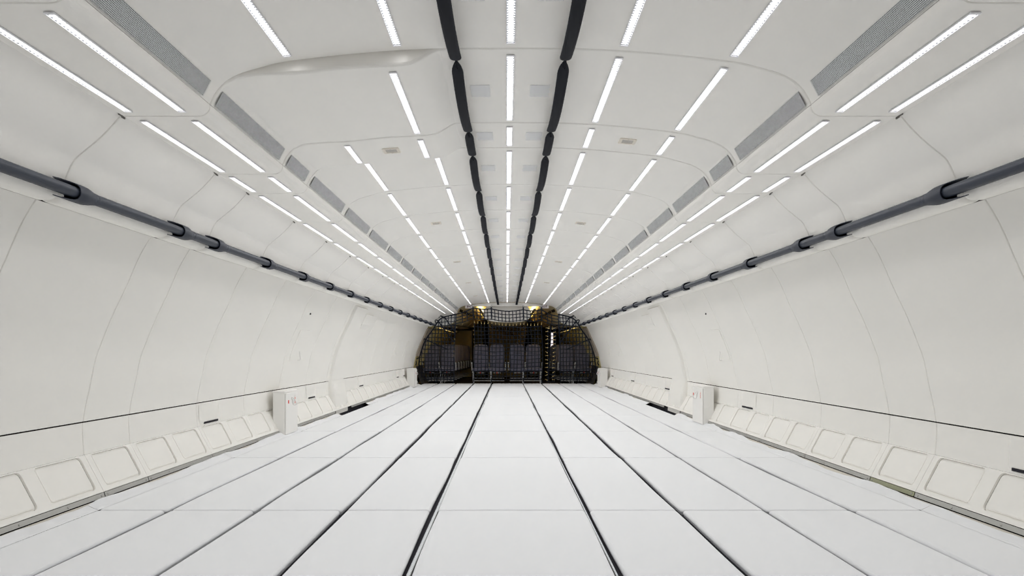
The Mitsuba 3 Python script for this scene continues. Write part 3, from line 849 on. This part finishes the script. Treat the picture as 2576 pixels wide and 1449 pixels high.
FR = 21.62
seat_pair(-2.065, FR, 1, 'dark grey seat pair in the front row behind the left net')
seat_pair(-.560, FR, 1, 'dark grey seat pair in the front row, left of the middle gap')
seat_pair(.545, FR, -1, 'dark grey seat pair in the front row, right of the middle gap')
seat_pair(2.050, FR, -1, 'dark grey seat pair in the front row behind the right net')
for k in range(1, 7):
    seat_pair(-2.065 + .030 * k, FR + .87 * k, 1, f'dark grey seat pair of the left block, {ORD[k]} row back along the aisle', 'seat rows of the left block')
for k in range(1, 4):
    seat_pair(2.050 - .030 * k, FR + .87 * k, -1, f'dark grey seat pair of the right block, {ORD[k]} row back', 'seat rows of the right block')

# ------------------------------------------------------------------ cargo nets
YN = 20.44
hook_ring = tube([(0.011 * math.sin(a), 0, .011 * math.cos(a)) for a in np.linspace(.5, 2 * np.pi - .5, 12)], .0034, 5)
hook_body = cat(tube([(0, 0, -.010), (0, 0, -.030)], .006, 6), box(-.013, .013, -.004, .004, -.044, -.032, .002), box(-.012, .012, -.003, .003, -.060, -.047))
HOOK = mikit.ply(cat(hook_ring, hook_body), 'brass', smooth=40)
RING = mikit.ply(tube([(0.018 * math.sin(a), 0, .018 * math.cos(a)) for a in np.linspace(.3, 2 * np.pi - .9, 12)], .0032, 5), 'brass', smooth=True)


def lean(py, y):                                  # anchored to the floor behind the mats, its top to the end of the lining
    return y - .625 * np.clip((962 - py) / 130, 0, 1)


def hook(net, px, py, ang=0.0, ring=False, y=None, sc=1.0):
    y = YN - .012 if y is None else y
    scene[num(f'{net}__{"ring_hook" if ring else "snap_hook"}')] = {**(RING if ring else HOOK), 'to_world': T().translate(list(at(px, py, lean(py, y)))).rotate([0, 1, 0], ang).scale(sc)}


def cord(net, name, pts, w=.023, y=None, t=.004):
    y = YN if y is None else y
    w = w * .88
    P = np.asarray(pts, float)
    if abs(P[0, 1] - P[-1, 1]) > 30 and len(P) < 12:
        u = np.linspace(0, 1, len(P)); v = np.linspace(0, 1, 14)
        pts = np.stack([np.interp(v, u, P[:, 0]), np.interp(v, u, P[:, 1])], 1)
    add(num(f'{net}__{name}'), ribbon([at(px, py, lean(py, y)) for px, py in pts], w, t), 'net_black', False)


NP = .0114                                        # metres per pixel at the net
# -- upper band and middle net
net = thing('middle_net', 'black webbing net across the middle, hung from the ceiling below the white bin', 'net')
topx = [1147, 1163, 1175, 1190.5, 1199.8, 1208.6, 1218, 1226.8, 1236, 1245, 1254, 1263, 1272, 1281, 1290, 1299, 1308, 1316.5, 1326, 1335, 1344, 1353, 1362, 1377.5, 1388, 1405.5]
topy = [791, 786.5, 782, 774.5, 776, 777.3, 778, 777.6, 777, 779, 780.8, 782, 782.8, 783, 782.4, 781.8, 780.5, 779.2, 781, 782.2, 782.2, 781, 779, 788.5, 792.5, 796]
def ty(x): return float(np.interp(x, topx, topy))
gap = lambda x: float(np.interp(x, [1147, 1175, 1190, 1275, 1362, 1388, 1406], [7.6, 8.3, 8.6, 8.3, 8.6, 7.8, 7]))
for k in range(4):
    seg = [(x, ty(x) + k * gap(x) + (.5 if k else 0)) for x in topx]
    if k == 3: seg = seg[0:26]
    cord(net, 'band_strap', seg, .030 if k == 0 else .023)
for x in topx[1:-1]:
    cord(net, 'band_web', [(x - .6, ty(x)), (x + .4, ty(x) + 3 * gap(x) + 2.5)], .024)
for px, pt in ((1190, 767.5), (1236, 767.5), (1316.5, 767.5), (1362, 767.5)):
    cord(net, 'hanger_strap', [(px, pt + 2), (px + .3, ty(px) + 14), (px + .8, ty(px) + 24)], .040, YN - .01)
    c = at(px, 768, lean(768, YN - .01))
    add(num(f'{net}__hanger_fitting'), cat(box(c[0] - .028, c[0] + .028, c[1] - .012, c[1] + .012, c[2] - .006, c[2] + .008), box(c[0] - .010, c[0] + .010, c[1] - .008, c[1] + .008, c[2] - .05, c[2])), 'alloy', False)
mx = [1192.5, 1201.5, 1210, 1219, 1228, 1237, 1246, 1255.2, 1264, 1273, 1282, 1291, 1300, 1309, 1317.5, 1326.6, 1335.5, 1344.5, 1353, 1362.5]
for i, x in enumerate(mx):
    hy = ty(x) + 3 * gap(x) + 6.5
    hook(net, x + .3, hy, random.uniform(-12, 12))
    w = [(x + .4, hy + 5)]
    ph = random.uniform(0, 6)
    for py in np.linspace(hy + 14, 953 + 1.2 * math.sin(i * .7), 15):
        u = (py - 815) / 140
        w.append((x + 2.3 * math.sin(u * 2.4) * (1 - u * .4) + .8 * math.sin(ph + 5 * u) - 2.0 * u * (1 if i < 3 else 0) * .5, py))
    cord(net, 'vertical_web', w, .022)
for k in range(14):
    yb = 821.5 + 10.15 * k
    pts = [(x + 1.2, yb + 1.3 * math.sin(i * .55 + k * .8) + (1.6 * math.sin(math.pi * i / 19)) * (1 - k / 14) + (.35 * k if 4 < i < 15 else 0) * .4) for i, x in enumerate(mx)]
    cord(net, 'cross_web', [(pts[0][0] - 1.5, pts[0][1])] + pts, .021, YN - .004)
for k, py in enumerate((821.5, 831, 841.5, 853, 861, 871)):
    hook(net, 1191.3 + .4 * k, py, 90, True)
for x, py in ((1164, ty(1163) + 28), (1175.5, ty(1175) + 28)): hook(net, x, py, 0, True)
for (px, py) in ((1192, 962), (1237, 962), (1316, 962), (1362, 962)):
    cord(net, 'floor_strap', [(px, 951), (px - .5 if px < 1275 else px + .5, 957), (px - 3 if px < 1275 else px + 2.5, 964.3)], .030, YN - .005)
# -- left and right nets
YN = 20.48
BOUND = [(1053.5, 960), (1053.5, 922), (1055, 899), (1067.5, 860), (1074, 849), (1093, 823.5), (1101, 808.5), (1112.5, 799), (1120, 796.5), (1147, 790.5), (1146, 822), (1143.5, 860), (1142, 900), (1142.5, 958)]


def lozenge(px, s):
    return px if s < 0 else 2551.5 - px


for s in (-1, 1):
    nm = 'left' if s < 0 else 'right'
    net = thing(f'{nm}_net', f'black webbing net in front of the {nm} seats with diagonal bracing straps', 'net')
    poly = sg.Polygon(BOUND)
    cord(net, 'edge_strap', [(lozenge(x, s), y) for x, y in BOUND[:10]], .036)
    cord(net, 'edge_strap', [(lozenge(x, s), y) for x, y in BOUND[9:]], .030)
    cord(net, 'edge_strap', [(lozenge(x, s), 953.5 + .9 * math.sin(x * .09)) for x in np.linspace(1054, 1142, 12)], .028)
    for k in range(11):
        x = 1061.5 + 8.15 * k
        seg = poly.intersection(sg.LineString([(x - 1.6, 1000), (x - .6, 900), (x + .8, 780)]))
        if seg.geom_type != 'LineString': seg = max(getattr(seg, 'geoms', [seg]), key=lambda g: g.length)
        if seg.is_empty or seg.geom_type != 'LineString': continue
        c = np.array(seg.coords); c = np.stack([np.interp(np.linspace(0, 1, 12), np.linspace(0, 1, len(c)), c[:, q]) for q in (0, 1)], 1)
        cord(net, 'vertical_web', [(lozenge(px + .7 * math.sin(py * .11 + k), s), py) for px, py in c], .022)
    for k in range(16):
        yb = 799.5 + 9.95 * k
        seg = poly.intersection(sg.LineString([(x, yb + .9 * math.sin(x * .08 + k)) for x in np.linspace(1040, 1150, 14)]))
        if seg.geom_type != 'LineString' and not seg.is_empty: seg = max(seg.geoms, key=lambda g: g.length)
        if seg.is_empty or seg.geom_type != 'LineString': continue
        cord(net, 'cross_web', [(lozenge(px, s), py) for px, py in seg.coords], .021, YN - .004)
    braces = [[(1063.5, 851), (1085, 860.5), (1102, 868.5)], [(1102, 868.5), (1115, 874), (1128, 880)], [(1093, 803.5), (1102, 806.5)], [(1093, 803.5), (1096.5, 812), (1097, 817)], [(1104, 793), (1119.5, 799)],
              [(1104, 793), (1104.5, 799.5)], [(1119, 798.5), (1130, 815), (1143, 832)], [(1102, 807.5), (1121, 834), (1142, 861)], [(1041.5, 906), (1055, 899.5)], [(1046, 906), (1047.5, 914), (1045, 919)], [(1063.5, 851), (1066, 856)]]
    for b_ in braces:
        cord(net, 'brace_strap', [(lozenge(px, s), py) for px, py in b_], .034 if b_[0][0] > 1095 or b_[0][0] == 1063.5 else .028, YN - .012)
    for px, py in ((1063.5, 850.6), (1093, 803), (1104, 792.6), (1041.6, 906)):
        c = at(lozenge(px, s), py, lean(py, YN))
        add(num(f'{net}__anchor_fitting'), box(c[0] - .02, c[0] + .02, c[1] - .02, c[1] + .02, c[2] - .012, c[2] + .012, .003), 'bracket_grey', False)
    cord(net, 'floor_strap', [(lozenge(1053.5, s), 955), (lozenge(1052, s), 961), (lozenge(1047, s), 963.5)], .04, YN - .02)
    for px in (1098, 1142):
        cord(net, 'floor_strap', [(lozenge(px, s), 951), (lozenge(px, s), 958), (lozenge(px - 2, s), 964.2)], .028, YN - .01)
    if s < 0:
        for px, py in ((1148.5, 823), (1148, 833.5), (1144, 853), (1143, 863), (1144.5, 873), (1142.7, 884), (1142.5, 894)): hook(net, px, py, 90, True)
YN = 20.44
# -- the narrow net that closes the right aisle
net = thing('aisle_net', 'narrow black net with brass hooks closing the right aisle', 'net')
for k, (x0, x1) in enumerate(((1378, 1377), (1384.8, 1380.5), (1393.3, 1391.5), (1397.5, 1396))):
    if k in (1, 2):
        hook(net, x0 - 4 + k * .2, ty(x0) + 3 * gap(x0) + 6.5, random.uniform(-10, 10), False, YN - .012, 1.15)
    cord(net, 'vertical_web', [(x0, 822 if k in (0, 3) else 819), (x0 + .5, 850), ((x0 + x1) / 2 + .6, 890), (x1, 930), (x1 - 1, 960)], .026)
for k in range(15):
    yb = 825.5 + 9.65 * k
    cord(net, 'cross_web', [(1377 - .1 * k, yb), (1387, yb + .3), (1397.5 - .12 * k, yb - .3)], .020, YN - .004)
for k in range(14):
    py = 824.5 + 10.0 * k
    hook(net, 1373.5 - .12 * k, py, -90 + random.uniform(-25, 35), False, YN - .02, 1.1)
    hook(net, 1398.0 - .25 * k, py + .5, 90 + random.uniform(-35, 25), False, YN - .02, 1.1)
